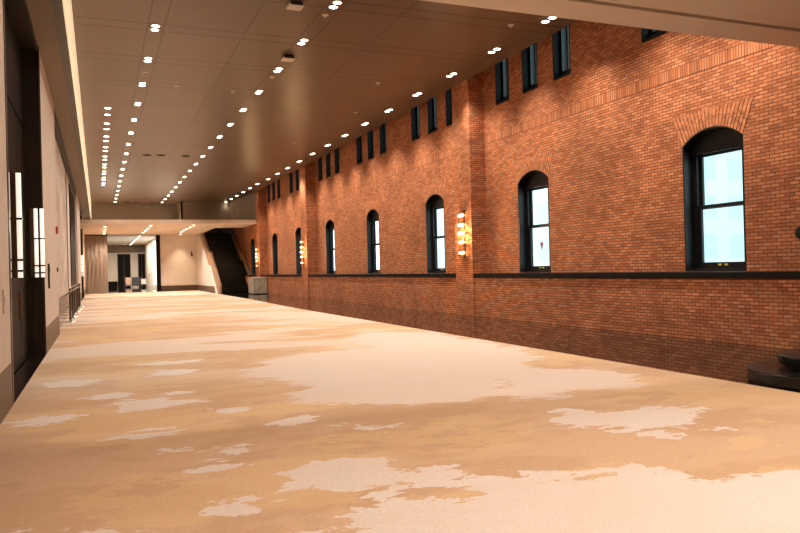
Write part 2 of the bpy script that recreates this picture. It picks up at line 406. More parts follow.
def make_window():
    root = empty('window_1')
    mb = MB(); ring(mb, profile(-0.004, -0.004), profile(0.035, 0.03), -0.006, 0.40); mb.build('lining', M['black'], root)
    mb = MB(); mb.box(0.22, 0.37, -0.765, -0.635, 0.03, 2.50); mb.box(0.22, 0.37, 0.635, 0.765, 0.03, 2.50); mb.box(0.20, 0.37, -0.765, 0.765, 0.03, 0.075)
    mb.build('frame', M['black'], root)
    mb = MB(); w = 0.765; pts = [(-w, 2.50)]+[(-w+2*w*i/12, arch(-w+2*w*i/12)-1.38-0.036) for i in range(13)]+[(w, 2.50)]
    mb.prism(pts, 'x', 0.235, 0.30).build('head_panel', M['black'], root)
    MB().box(0.19, 0.37, -0.765, 0.765, 2.46, 2.545, 0.008).build('head_rail', M['black'], root)
    mb = MB(); sash(mb, 0.305, 0.355, 0.565, 1.30, 2.47, 0.07, 0.06, 0.06); up = mb.build('upper_sash', M['black'], root)
    MB().box(0.325, 0.333, -0.57, 0.57, 1.35, 2.42).build('pane', M['glass'], up)
    mb = MB(); sash(mb, 0.245, 0.297, 0.565, 0.075, 1.385, 0.07, 0.07, 0.10); lo = mb.build('lower_sash', M['black'], root)
    MB().box(0.267, 0.275, -0.57, 0.57, 0.17, 1.32).build('pane', M['glass'], lo)
    for y in (-0.07, 0.09):
        tag(MB().box(0.239, 0.245, y-0.045, y+0.045, 0.105, 0.14).build('sticker', M['yellow'], lo), 'yellow sticker')
    return root
win0 = make_window()
WL = ['widest-looking arched black sash window, alone on the wall near the round black platform',
      'arched black sash window with a red triangle on its lower pane',
      'arched black sash window just beyond the nearest lit pilaster sconce',
      'arched black sash window second beyond the nearest lit pilaster',
      'arched black sash window just short of the middle brick pilaster',
      'arched black sash window just beyond the middle brick pilaster',
      'arched black sash window last before the pilaster by the stone box',
      'arched black sash window beside the staircase behind the farthest lit sconce']
for k, y in enumerate(WINY):
    w = win0 if k == 0 else copy_tree(win0, None, 'window_%d' % (k+1))
    w.location = (XB, y, 1.38); tag(w, WL[k], 'window', 'tall arched windows in the brick wall', 'structure')
    if k == 1:
        for ch in w.children:
            if ch.name.startswith('lower_sash'):
                tag(MB().prism([(-0.08, 0.86), (0.10, 0.86), (0.01, 0.62)], 'x', 0.262, 0.267).build('triangle_sign', M['red'], ch), 'red downward triangle')

# small upper windows
def make_upper():
    root = empty('window_9')
    mb = MB(); h = UZ1-UZ0
    mb.box(-0.004, 0.46, -0.404, -0.37, 0, h); mb.box(-0.004, 0.46, 0.37, 0.404, 0, h); mb.box(-0.004, 0.46, -0.37, 0.37, h-0.03, h)
    mb.prism([(-0.012, -0.01), (0.46, -0.01), (0.46, 0.20), (0.2, 0.17), (-0.012, 0.03)], 'y', -0.37, 0.37) ; mb.build('lining', M['matte'], root)
    mb = MB(); mb.box(0.22, 0.30, -0.37, -0.31, 0.16, h-0.03); mb.box(0.22, 0.30, 0.29, 0.37, 0.16, h-0.03)
    mb.box(0.22, 0.30, -0.31, 0.29, 0.16, 0.24); mb.box(0.22, 0.30, -0.31, 0.29, h-0.1, h-0.03); mb.box(0.225, 0.295, 0.02, 0.08, 0.24, h-0.1); mb.build('frame', M['black'], root)
    MB().box(0.26, 0.267, -0.315, 0.295, 0.235, h-0.095).build('pane', M['glass'], root)
    tag(MB().box(0.17, 0.22, -0.30, -0.25, 0.19, 0.25, 0.008).build('latch', M['offwhite'], root), 'pale latch')
    return root
up0 = make_upper()
for i, y in enumerate(UPY):
    w = up0 if i == 0 else copy_tree(up0, None, 'window_%d' % (9+i))
    w.location = (XB, y, UZ0)
    tag(w, '%s small dark slot window from the camera under the ceiling' % ORD[i], 'window', 'small upper windows in the brick wall', 'structure')

# ------------------------------------------------------------------ ceilings, soffits and slabs
o = MB().box(-0.42, 11.06, -5, 68, CZ, CZ+0.2).build('ceiling', M['ceiling'])
tag(o, 'brown panelled ceiling with rows of recessed downlights', 'ceiling', kind='structure')
tag(MB().box(11.0, 12.3, -5, 76, ZT, ZT+0.1).box(11.0, 11.06, -5, 68, CZ+0.2, ZT).build('trim_1', M['dark']), 'dark gap between the ceiling edge and brick wall', 'trim', kind='structure')
# near slab over the camera with a slot along its far edge
near = MB().box(-1.02, 12.0, -5, 8.66, 5.36, CZ).box(-1.02, 12.0, 8.66, 8.78, 5.46, CZ).box(-1.02, 12.0, 8.78, 9.44, 5.36, CZ).build('ceiling.001', M['slab'])
tag(near, 'lowered beige soffit crossing the top right corner near the camera', 'ceiling', kind='structure')
tag(MB().box(-1.0, XB-0.02, 8.665, 8.775, 5.44, 5.462).build('slot_diffuser', M['dark'], near), 'black linear slot')
# left soffit: underside, grille, fascia whose warm lit look is put in as emission
sof = MB().box(-2.2, -0.46, 9.44, 72, 6.34, CZ+0.2).build('ceiling.002', M['soffit'])
tag(sof, 'brown soffit along the top of the left wall', 'ceiling', kind='structure')
g = MB().box(-0.63, -0.47, 9.46, 66, 6.325, 6.341)
g.build('air_grille', M['grille'], sof)
tag(MB().box(-0.46, -0.40, 9.46, 66.3, 6.34, CZ-0.005).build('glowing_fascia', M['cove'], sof), 'fascia with its warm light put in as amber glow')
# far mezzanine: slab edge and set-back walls above it
slab = MB().box(XL-0.4, 8.85, 55.2, 72.2, LOW, LOW+0.28).box(8.85, XP-0.07, 55.2, 60.6, LOW, LOW+0.28).build('ceiling.003', M['slab'])
tag(slab, 'pale lower ceiling under the mezzanine at the far end', 'ceiling', kind='structure')
MB().box(XL-0.4, 6.62, 66.3, 66.5, LOW+0.28, CZ).box(6.5, 6.62, 63.4, 66.3, LOW+0.28, CZ).box(6.5, 10.65, 63.4, 63.6, LOW+0.28, CZ).prism(
    [(10.55, 63.5), (10.7, 63.5), (11.25, 55.4), (11.08, 55.4)], 'z', LOW+0.28, CZ).build('fascia', M['soffit'], slab)
MB().box(XL-0.35, XP-0.07, 55.1, 55.2, LOW-0.01, LOW+0.12).build('edge_trim', M['slab'], slab)

# ------------------------------------------------------------------ left wall
def wall_seg(name, y0, y1, label, top=6.34, back=XL-0.4):
    w = MB().box(back, XL, y0, y1, 0, top).build(name, M['beige'])
    tag(w, label, 'wall', kind='structure')
    MB().box(XL-0.01, XL+0.006, y0, y1, 0, 0.55).build('wainscot', M['base'], w)
    return w
w = wall_seg('wall_left', -5, 10.35, 'beige wall panel at the left frame edge before the dark doorway')
MB().box(XL-0.02, XL+0.012, 10.31, 10.36, 0, 6.34).build('edge_strip', M['steel'], w)
w = wall_seg('wall_left.001', 16.72, 22.45, 'beige wall panel with the red alarm between doorway and veined panel')
MB().box(XL-0.02, XL+0.008, 16.70, 16.74, 0, 6.34).build('edge_strip', M['black'], w)
wall_seg('wall_left.002', 45.0, 53.0, 'narrow beige wall panel before the far left sconce')
wall_seg('wall_left.003', 61.5, 72, 'beige wall panel beside the far curtain')
# backing behind all recesses
tag(MB().box(-2.6, -1.9, -5, 118, 0, 8.0).build('wall_left.004', M['dark']), 'dark backing behind the doorways on the left', 'wall', kind='structure')

def portal(n, y0, y1, back, label, leaves):
    d = empty('door_%d' % n, ((XL+back)/2, (y0+y1)/2, 0)); L = lambda x, y: None
    tag(d, label, 'door', kind='structure')
    ox, oy = d.location.x, d.location.y
    mb = MB(); mb.box(back-0.06-ox, XL-0.012-ox, y0-oy, y0+0.06-oy, 0, 6.34); mb.box(back-0.06-ox, XL-0.012-ox, y1-0.06-oy, y1-oy, 0, 6.34)
    mb.box(back-0.06-ox, XL-0.012-ox, y0+0.06-oy, y1-0.06-oy, 6.2, 6.34); mb.build('jamb', M['reveal'], d)
    w = (y1-y0-0.12)/leaves
    for i in range(leaves):
        a = y0+0.06+w*i
        lf = MB().box(back-0.06-ox, back-ox, a+0.006-oy, a+w-0.006-oy, 0.02, 4.6, 0.008).build('leaf', M['door'], d)
        MB().box(back-ox, back+0.03-ox, a+0.12-oy if i % 2 else a+w-0.16-oy, a+0.16-oy if i % 2 else a+w-0.12-oy, 0.85, 1.35, 0.008).build('handle', M['bronze'], lf)
        MB().box(back-0.06-ox, back-ox, a+0.006-oy, a+w-0.006-oy, 4.66, 6.18, 0.008).build('transom', M['door'], d)
    return d
portal(1, 10.36, 16.70, -1.33, 'tall dark doorway at the left with lit sconces on its jambs', 4)
tag(MB().box(-1.27, -1.05, 10.42, 10.855, 0, 6.2).build('trim_3', M['reveal']), 'dark pier carrying the near sconce', 'trim', kind='structure')
portal(2, 53.0, 61.5, -1.33, 'far dark doorway on the left beyond the stanchions', 4)
# shallow recess with the veined panel
rec = MB().box(-1.5, -1.16, 22.45, 45.0, 0, 6.34).build('wall_left.005', M['beige'])
tag(rec, 'recessed left wall behind the row of stanchions', 'wall', kind='structure')
MB().box(-1.17, -1.135, 22.46, 33.4, 0, 0.93).build('plinth', M['gloss'], rec)
tag(MB().box(-1.17, -1.14, 22.75, 33.0, 0.95, 5.95).build('veined_panel', M['marble'], rec), 'pale veined panel')
mb = MB(); mb.box(-1.17, -1.125, 33.0, 33.45, 0.93, 6.2); mb.box(-1.17, -1.125, 22.46, 33.45, 5.95, 6.33); mb.build('panel_frame', M['black'], rec)
MB().box(-1.17, -1.03, 22.46, 44.99, 6.12, 6.335).build('header', M['black'], rec)
mb = MB(); mb.box(-1.17, -1.12, 37.2, 44.9, 0, 5.9); mb.build('dark_panel', M['door'], rec)

# small things on the left wall
def flush(name, y, z, w, h, d, mat, label, cat):
    r = MB().box(XL, XL+d, y-w/2, y+w/2, z-h/2, z+h/2, 0.006).build(name, mat); tag(r, label, cat); return r
fa = flush('fire_alarm', 21.78, 2.85, 0.16, 0.2, 0.05, M['red'], 'small red fire alarm high on the beige left wall panel', 'alarm')
MB().box(XL+0.05, XL+0.065, 21.74, 21.82, 2.80, 2.9, 0.004).build('lens', M['offwhite'], fa)
sw = flush('light_switch', 21.88, 1.79, 0.14, 0.12, 0.03, M['dark'], 'small dark wall switch below the red alarm', 'switch')
MB().box(XL+0.03, XL+0.036, 21.86, 21.9, 1.76, 1.82).build('rocker', M['steel'], sw)
th = flush('card_reader', 18.0, 1.62, 0.16, 0.55, 0.035, M['reveal'], 'narrow brown wall plate beside the near lit doorway jamb', 'wall plate')
MB().box(XL+0.035, XL+0.042, 17.95, 18.05, 1.7, 1.82).build('screen', M['black'], th)
ho = flush('wall_plate', 9.6, 1.33, 0.1, 0.28, 0.02, M['offwhite'], 'pale wall plate on the beige panel at the left frame edge', 'wall plate')
MB().box(XL+0.02, XL+0.026, 9.58, 9.62, 1.28, 1.38).build('button', M['trim'], ho)

# glass rod sconces on the dark jambs
def rod_sconce(y, side, label):
    """side -1: fixed to a jamb face that looks back at the camera; +1: on the near jamb"""
    r = empty('wall_sconce', (-1.12, y, 1.55)); tag(r, label, 'sconce', 'rod sconces on the dark jambs')
    s = side
    def bx(mb, x0, x1, a, b, z0, z1, bev=0): mb.box(x0, x1, min(s*a, s*b), max(s*a, s*b), z0, z1, bev); return mb
    bx(MB(), -0.14 if s < 0 else 0.0, 0.12 if s < 0 else 0.07, 0.0, 0.03, 0.05, 1.44, 0.005).build('backplate', M['bronze'], r)
    for x in (-0.02, 0.09):
        mb = MB(); mb.lathe([(0.034, 0.30), (0.037, 0.31), (0.037, 1.43), (0.034, 1.44)], x, s*0.09, 0, 14).build('glass_rod', M['tube'], r, True)
        MB().lathe([(0.034, 0.05), (0.036, 0.06), (0.036, 0.26), (0.034, 0.27)], x, s*0.09, 0, 14).build('glass_rod', M['tube'], r, True)
    for z in (0.14, 0.285, 0.83):
        bx(MB(), -0.08, 0.135, 0.03, 0.14, z-0.014, z+0.014, 0.004).build('clamp_bar', M['black'], r)
    MB().box(0.022, 0.05, s*0.09-0.012, s*0.09+0.012, 0.05, 1.44).build('spine', M['black'], r)
    L = bpy.data.lights.new('sconce_light', 'POINT'); L.energy = 5; L.color = (1, .82, .6); L.shadow_soft_size = 0.15
    lo = bpy.data.objects.new('sconce_light', L); C.objects.link(lo); lo.parent = r; lo.location = (0.25, s*0.3, 0.8)
    return r
rod_sconce(16.64, -1, 'lit glass rod sconce on the far jamb of the tall dark doorway')
s2 = rod_sconce(10.86, 1, 'lit glass rod sconce on the near jamb at the left frame edge'); s2.location.x = -1.045
s3 = rod_sconce(53.0, -1, 'small lit rod sconce far down the left wall beyond the stanchions'); s3.location.x = -1.0
# ------------------------------------------------------------------ jewel sconces on the pilasters
def jewel_sconce():
    r = empty('pilaster_sconce')
    MB().box(-0.03, 0, -0.05, 0.05, 0.0, 1.56, 0.006).build('backplate', M['bronze'], r)
    mb = MB()
    for y in (-0.21, 0.21): mb.box(-0.12, -0.10, y-0.012, y+0.012, 0.02, 1.54)
    for z in (0.02, 1.52): mb.box(-0.12, -0.03, -0.222, 0.222, z, z+0.02)
    mb.build('cage', M['bronze'], r)
    for z in (0.16, 0.50, 0.80, 1.07, 1.38):
        MB().lathe([(0.02, -0.19), (0.048, -0.18), (0.048, 0.18), (0.02, 0.19)], -0.11, 0, z, 14, 'y').build('glass_lamp', M['jewel'], r, True)
    L = bpy.data.lights.new('sconce_light', 'POINT'); L.energy = 110; L.color = (1, .60, .28); L.shadow_soft_size = 0.15; L.specular_factor = 0.0
    lo = bpy.data.objects.new('sconce_light', L); C.objects.link(lo); lo.parent = r; lo.location = (-0.35, 0, 0.8)
    return r
j0 = jewel_sconce()
for i, (y, lb) in enumerate([(21.40, 'nearest lit five-lamp sconce on a brick pilaster'), (41.75, 'lit five-lamp sconce on the middle brick pilaster'), (54.9, 'lit five-lamp sconce on the far pilaster above the stone box')]):
    j = j0 if i == 0 else copy_tree(j0)
    j.location = (XP-0.06, y, 1.88); tag(j, lb, 'sconce', 'five-lamp sconces on the brick pilasters')

# ------------------------------------------------------------------ downlights
def lamp(kind, power, size, blend, col=(1, .89, .785)):
    L = bpy.data.lights.new(kind, 'SPOT'); L.energy = power; L.color = col; L.spot_size = math.radians(size); L.spot_blend = blend; L.shadow_soft_size = 0.1
    return L
L_main = lamp('downlight_beam', 375, 140, 1.0); L_wall = lamp('wall_row_beam', 640, 118, 1.0); L_small = lamp('low_beam', 480, 130, 0.8)
def twin(beam):
    r = empty('downlight')
    for y in (-0.15, 0.15):
        MB().lathe([(0.085, -0.012), (0.115, -0.012), (0.12, -0.004), (0.12, 0.0)], 0, y, 0, 20).build('trim_ring', M['trim'], r)
        MB().lathe([(0.084, -0.017), (0.090, -0.013)], 0, y, 0, 20).build('lens', M['lens'], r)
    lo = bpy.data.objects.new('beam', beam); C.objects.link(lo); lo.parent = r; lo.location = (0, 0, -0.06)
    return r
def single(beam):
    r = empty('downlight')
    MB().lathe([(0.085, -0.012), (0.12, -0.012), (0.125, -0.004), (0.125, 0.0)], 0, 0, 0, 20).build('trim_ring', M['trim'], r)
    MB().lathe([(0.095, -0.017), (0.10, -0.013)], 0, 0, 0, 20).build('lens', M['lens'], r)
    if beam:
        lo = bpy.data.objects.new('beam', beam); C.objects.link(lo); lo.parent = r; lo.location = (0, 0, -0.06)
    return r
T0, TW, TWF = twin(L_main), twin(L_wall), twin(lamp('far_row_beam', 30, 118, 1.0)); S0, SL = single(lamp('edge_beam', 110, 100, 0.8)), single(L_small)
used = set()
def put(proto, x, y, z, label, group):
    o = proto if proto not in used else copy_tree(proto)
    used.add(proto); o.location = (x, y, z); tag(o, label, 'light', group); return o
for i in range(17):
    put(T0, 1.42, 18.67+2.84*i, CZ, '%s twin downlight of the middle row left of the hall axis' % ORD[i], 'twin downlights of the second row from the left')
for i in range(18):
    put(T0, 5.08, 15.83+2.84*i, CZ, '%s twin downlight of the long central ceiling row' % ORD[i], 'twin downlights of the central row')
for i in range(19):
    put(TW if i < 15 else TWF, 10.31 if i < 13 else 10.16, 15.17+2.67*i, CZ, '%s twin downlight of the ceiling row beside the brick wall' % ORD[i], 'twin downlights beside the brick wall')
for i in range(3):
    put(T0, 1.42, 15.83-2.84*i, CZ, '%s twin downlight of the second row before its first visible one' % ORD[i], 'twin downlights above the frame')
for i in range(2):
    put(T0, 5.08, 12.99-2.84*i, CZ, '%s twin downlight of the central row before its first visible one' % ORD[i], 'twin downlights above the frame')
    put(TW, 10.31, 12.5-2.2*i, CZ, '%s twin downlight of the wall row before its first visible one' % ORD[i], 'twin downlights above the frame')
k = 0
for i in range(9):
    for d in (0, 1.15):
        put(S0, 0.46, 28.17+2.87*i+d, CZ, '%s single downlight of the row beside the glowing fascia' % ORD[k], 'single downlights beside the cove'); k += 1
for i in range(4):
    put(SL, 0.57, 58.8+3.3*i, LOW, '%s small downlight under the mezzanine before the curtain' % ORD[i], 'small downlights before the curtain')
for i in range(4):
    put(SL, 3.70, 57.7+3.2*i, LOW, '%s small downlight under the mezzanine leading to the foyer' % ORD[i], 'small downlights leading to the foyer')
for i in range(5):
    put(SL, 6.75, 57.2+2.3*i, LOW, '%s small downlight under the mezzanine before the pale wall' % ORD[i], 'small downlights before the pale wall')
# the same fittings in the lowered soffit overhead
LN = lamp('near_beam', 470, 150, 0.9); SN = single(LN)
for i, (x, y) in enumerate([(2.0, 4.2), (6.0, 4.2), (9.6, 4.2), (2.0, 0.6), (6.0, 0.6), (9.6, 0.6)]):
    put(SN, x, y, 5.36, '%s downlight in the lowered beige soffit' % ORD[i], 'downlights in the lowered soffit')

# ------------------------------------------------------------------ fittings on the ceiling
def device(x, y, label):
    r = empty('ceiling_speaker', (x, y, CZ)); tag(r, label, 'speaker', 'boxy fittings hanging under the ceiling')
    MB().box(-0.13, 0.13, -0.13, 0.13, -0.05, 0).build('mount', M['dark'], r)
    MB().box(-0.17, 0.17, -0.17, 0.17, -0.12, -0.05, 0.02).build('body', M['offwhite'], r)
    MB().box(-0.14, 0.14, -0.18, -0.165, -0.105, -0.06).build('grille', M['dark'], r)
device(4.2, 16.0, 'boxy fitting at the top edge of the ceiling left of the central lights')
device(5.02, 20.05, 'boxy pale fitting beside the second central twin downlight')
def sprinkler(x, y, label, big=False):
    r = empty('sprinkler', (x, y, CZ)); tag(r, label, 'sprinkler', 'sprinkler heads in the ceiling')
    MB().lathe([(0.03, -0.02), (0.075, -0.012), (0.085, 0.0)], 0, 0, 0, 16).build('escutcheon', M['offwhite'], r)
    MB().lathe([(0.05 if big else 0.012, -0.075), (0.05 if big else 0.012, -0.065), (0.014, -0.06), (0.014, -0.02)], 0, 0, 0, 12).build('head', M['offwhite'], r)
for x, y, lb, b in [(4.25, 24.47, 'pale cone sprinkler between the two left downlight rows', True), (5.06, 16.56, 'small pale sprinkler just beyond the nearest central downlight', False),
                 (2.46, 24.3, 'tiny dark-rimmed sprinkler right of the second ceiling row', False), (1.41, 22.9, 'tiny sprinkler between second-row downlights', False),
                 (5.09, 22.37, 'tiny sprinkler between the third and fourth central downlights', False), (9.64, 15.83, 'small sprinkler left of the nearest wall-row downlight', False),
                 (8.47, 22.13, 'small sprinkler left of the third wall-row downlight', False), (9.2, 26.5, 'small sprinkler left of the fifth wall-row downlight', False),
                 (3.7, 41.5, 'small sprinkler beyond the three dark ceiling openings', True), (8.6, 33.5, 'small sprinkler between far pilaster reflections', True)]:
    sprinkler(x, y, lb, b)
for x, y, lb in [(2.4, 38.8, 'left dark ceiling opening of the nearer three'), (3.06, 38.7, 'middle dark ceiling opening of the nearer three'), (4.27, 38.7, 'right dark ceiling opening of the nearer three'),
                 (2.41, 64.1, 'left dark ceiling opening of the farther three'), (3.02, 64.1, 'middle dark ceiling opening of the farther three'), (4.26, 63.9, 'right dark ceiling opening of the farther three')]:
    r = empty('ceiling_vent', (x, y, CZ)); tag(r, lb, 'vent', 'dark ceiling openings')
    MB().lathe([(0.15, -0.02), (0.21, -0.02), (0.22, 0.0)], 0, 0, 0, 18).build('rim', M['reveal'], r)
    MB().lathe([(0.13, -0.035), (0.16, -0.02)], 0, 0, 0, 18).build('baffle', M['dark'], r)

# ------------------------------------------------------------------ stanchions
def stanchion():
    r = empty('stanchion')
    MB().lathe([(0.20, 0), (0.20, 0.012), (0.17, 0.03), (0.06, 0.05), (0.04, 0.075)], n=24).build('base', M['chrome'], r, True)
    MB().lathe([(0.038, 0.06), (0.038, 1.08)], n=16).build('post', M['steel'], r, True)
    MB().lathe([(0.045, 1.06), (0.05, 1.07), (0.05, 1.19), (0.045, 1.21), (0.02, 1.215)], n=16).build('head', M['chrome'], r, True)
    MB().box(-0.03, 0.03, -0.07, -0.045, 1.09, 1.17, 0.005).build('clip', M['black'], r)
    return r
st0 = stanchion()
for i, (x, y) in enumerate([(-0.93, 27.9), (-0.92, 30.4), (-0.92, 32.9), (-0.92, 35.3), (-0.91, 37.9), (-0.90, 40.8)]):
    s = st0 if i == 0 else copy_tree(st0)
    s.location = (x+0.02, y, 0.014); tag(s, '%s chrome stanchion in the row along the left wall' % ORD[i], 'stanchion', 'chrome stanchions along the left wall')

# ------------------------------------------------------------------ round black platform at right
r = empty('round_platform', (8.72, 6.60, 0)); tag(r, 'black round two-tier platform at the right edge on the dark stone strip', 'platform')
MB().lathe([(1.0, 0.0), (1.0, 0.02), (1.045, 0.024), (1.05, 0.03), (1.05, 0.155), (1.04, 0.168)], n=72).build('lower_tier', M['platform'], r, True)
MB().lathe([(0.55, 0.168), (0.55, 0.21)], n=48).build('neck', M['dark'], r, True)
MB().lathe([(0.70, 0.21), (0.73, 0.213), (0.77, 0.325), (0.77, 0.345), (0.755, 0.35)], 0.10, 0, 0, 72).build('upper_tier', M['platform'], r, True)
r = empty('wall_bell', (XB, 9.42, 2.05)); tag(r, 'round dark fitting on the brick wall at the right frame edge', 'wall fitting')
MB().lathe([(0.06, -0.03), (0.08, -0.02), (0.08, 0.0)], n=20, axis='x').build('mount', M['steel'], r)
MB().lathe([(0.03, -0.12), (0.09, -0.10), (0.125, -0.05), (0.125, -0.03)], n=24, axis='x').build('dome', M['black'], r, True)

# ------------------------------------------------------------------ far end: box, stairs, curtain, pale wall, foyer
r = empty('stone_box', (10.62, 52.95, 0)); tag(r, 'pale veined stone box standing before the far staircase', 'stone box')
MB().box(-0.48, 0.46, -0.9, 0.9, 0.0, 0.06).build('base', M['dark'], r)
MB().box(-0.50, 0.48, -0.92, 0.92, 0.06, 1.12, 0.01).build('body', M['travertine'], r)
MB().box(-0.52, 0.48, -0.94, 0.94, 1.12, 1.19, 0.008).build('top', M['travertine'], r)
MB().box(-0.09, -0.07, -0.926, -0.918, 0.06, 1.12).build('joint', M['base'], r)

st = empty('staircase', (0, 0, 0)); tag(st, 'dark staircase with oak balustrades rising beside the brick wall at far end', 'staircase')
X0, X1 = 8.95, 11.45; RISE = LOW/30
y, z = 58.8, 0.0; prof = []
for i in range(30):
    run = 0.315 if i != 14 else 1.3
    s = MB().box(X0, X1, y, y+run+0.02, max(0, z-0.25), z+RISE).build('step', M['tread'], st)
    MB().box(X0, X1, y-0.025, y+0.03, z+RISE-0.03, z+RISE+0.004).build('nosing', M['nosing'], s)
    prof.append((y, z)); y += run; z += RISE
yt = y; yl0, zl = prof[14][0], prof[14][1]+RISE; yl1 = yl0+1.3
MB().box(8.77, 11.62, yt, 75.5, LOW-0.25, LOW).build('top_landing', M['tread'], st)
def bal(xa, xb, name):
    h0, h1 = 0.05, 0.55
    up = [(58.7, 0.0), (58.7, 0.6), (yl0-0.1, zl+h1-0.05), (yl0-0.05, zl+h1+0.15), (yl1, zl+h1+0.15), (yt, LOW+h1), (75.4, LOW+h1)]
    lo_ = [(75.4, LOW-0.2), (yt, LOW-0.2), (yl1, zl-0.25), (yl0, zl-0.3), (59.4, 0.0)]
    pts = []
    for p in up+lo_:
        if not pts or (abs(p[0]-pts[-1][0]) > 1e-4 or abs(p[1]-pts[-1][1]) > 1e-4): pts.append(p)
    b = MB().prism(pts, 'x', xa, xb).build('balustrade', M['wood'], st)
    mb = MB(); xm = (xa+xb)/2
    tops = [(58.75, 0.7), (yl0-0.1, zl+h1+0.05), (yl0-0.04, zl+h1+0.24), (yl1, zl+h1+0.24), (yt, LOW+h1+0.1), (75.4, LOW+h1+0.1)]
    for a, c in zip(tops, tops[1:]): mb.tube((xm, a[0], a[1]), (xm, c[0], c[1]), 0.022)
    mb.build('handrail', M['steel'], b)
bal(8.77, 8.95, 'l'); bal(11.45, 11.62, 'r')
# pale side wall under the left balustrade
o = MB().prism([(59.6, 0), (YE+1, 0), (YE+1, LOW), (yt, LOW), (yl1, zl-0.3), (yl0, zl-0.35)], 'x', 8.65, 8.765).build('wall_far', M['white'])
tag(o, 'pale side wall below the staircase', 'wall', kind='structure')
MB().box(8.64, 8.65, 60.4, YE, 0, 0.5).build('wainscot', M['base'], o)
o = MB().box(5.35, 8.65, YE+0.2, YE+0.5, 0, LOW).build('wall_far.001', M['white'])
tag(o, 'pale plaster wall at the far end lit by a wall washer', 'wall', kind='structure')
MB().box(5.36, 8.64, YE+0.185, YE+0.201, 0, 0.52).build('baseboard', M['base'], o)
tag(MB().box(5.0, 5.35, YE+0.1, YE+0.6, 0, LOW).build('trim_2', M['door']), 'dark jamb at the right of the foyer opening', 'trim', kind='structure')
o = MB().box(8.9, 13, 75.5, 76, 0, ZT).build('wall_far.002', M['brick']); tag(o, 'brick end wall at the top of the staircase', 'wall', kind='structure')
tag(MB().box(8.9, 12.3, 63.6, 76, CZ+0.2, CZ+0.3).build('ceiling.004', M['soffit']), 'ceiling above the far staircase', 'ceiling', kind='structure')
tag(MB().box(8.5, 8.77, 63.6, 76, LOW+0.28, CZ+0.2).box(8.5, 8.77, 72.2, 76, LOW, LOW+0.28).build('wall_far.003', M['brick']), 'brick side wall above the staircase', 'wall', kind='structure')
r = empty('security_camera', (8.16, YE+0.2, 3.4)); tag(r, 'small dark fitting high on the pale far wall', 'wall fitting')
MB().box(-0.06, 0.06, -0.03, 0, -0.1, 0.25, 0.006).build('mount', M['reveal'], r)
MB().box(-0.09, 0.09, -0.28, -0.03, -0.2, -0.06, 0.02).build('body', M['black'], r)
# wall washer lamp on the pale wall
r = single(lamp('washer_beam', 520, 80, 1.0, (1, .8, .55))); r.location = (7.1, YE-0.75, LOW); tag(r, 'wall washer lamp in the lower ceiling before the pale wall', 'light')

# curtain in folds, at the far left
mb = MB(); n = 150; a = []; b = []
for i in range(n+1):
    f = i/n; x = -1.0+1.82*f; yy = 70.0+0.10*math.sin(f*2*PI*17)+0.04*math.sin(f*2*PI*5.3)
    a.append((x, yy))
front = [mb.bm.verts.new((x, yy, z)) for z in (0.02, 5.12) for x, yy in a]
back = [mb.bm.verts.new((x, yy+0.03, z)) for z in (0.02, 5.12) for x, yy in a]
N = n+1
for i in range(n):
    mb.bm.faces.new((front[i], front[i+1], front[N+i+1], front[N+i])); mb.bm.faces.new((back[i], back[N+i], back[N+i+1], back[i+1]))
    mb.bm.faces.new((front[i], back[i], back[i+1], front[i+1])); mb.bm.faces.new((front[N+i], front[N+i+1], back[N+i+1], back[N+i]))
for i in (0, n): mb.bm.faces.new((front[i], front[N+i], back[N+i], back[i]))
cr = empty('curtain', (0, 0, 0)); tag(cr, 'brown floor-length pleated curtain at the far left end', 'curtain')
mb.build('cloth', M['curtain'], cr, True)
MB().box(-1.0, 0.82, 69.9, 70.12, 5.12, LOW).build('track', M['reveal'], cr)

# foyer beyond the opening
o = MB().box(-1.9, 8, 110, 110.4, 0, 6.5).build('wall_back', M['foyer']); tag(o, 'pale back wall of the foyer with dark doors', 'wall', kind='structure')
MB().box(-1.9, 6.2, 109.9, 110.0, 4.72, 5.75).build('fascia', M['soffit'], o)
MB().box(-1.9, 2.5, 109.95, 110.0, 0, 0.75).build('baseboard', M['door'], o)
o = MB().box(6.2, 6.6, YE+0.6, 86.5, 0, 5.78).box(6.2, 6.6, 96, 109.9, 0, 5.78).box(6.2, 6.6, 86.5, 96, 0, 0.35).box(6.2, 6.6, 86.5, 96, 5.6, 5.78).build('wall_back.001', M['foyer'])
tag(o, 'right wall of the foyer around the bright window', 'wall', kind='structure')
w = empty('window_60', (6.3, 91.25, 0.35)); tag(w, 'bright frosted window in the foyer at the far end', 'window', kind='structure')
MB().box(0, 0.04, -4.75, 4.75, 0.05, 5.2).build('pane', M['cold'], w)
mb = MB()
for y in (-4.75, -0.05, 4.65): mb.box(-0.05, 0.0, y, y+0.1, 0, 5.25)
mb.build('frame', M['offwhite'], w)
o = MB().box(-1.9, 6.8, 72.2, 110.4, 5.78, 5.95).box(-1.9, 6.8, 72.2, 72.5, LOW, 5.78).build('ceiling.005', M['foyer']); tag(o, 'white foyer ceiling beyond the opening', 'ceiling', kind='structure')
o = MB().box(-1.9, -1.5, 72.2, 110, 0, 5.9).build('wall_back.002', M['foyer']); tag(o, 'left wall of the foyer', 'wall', kind='structure')
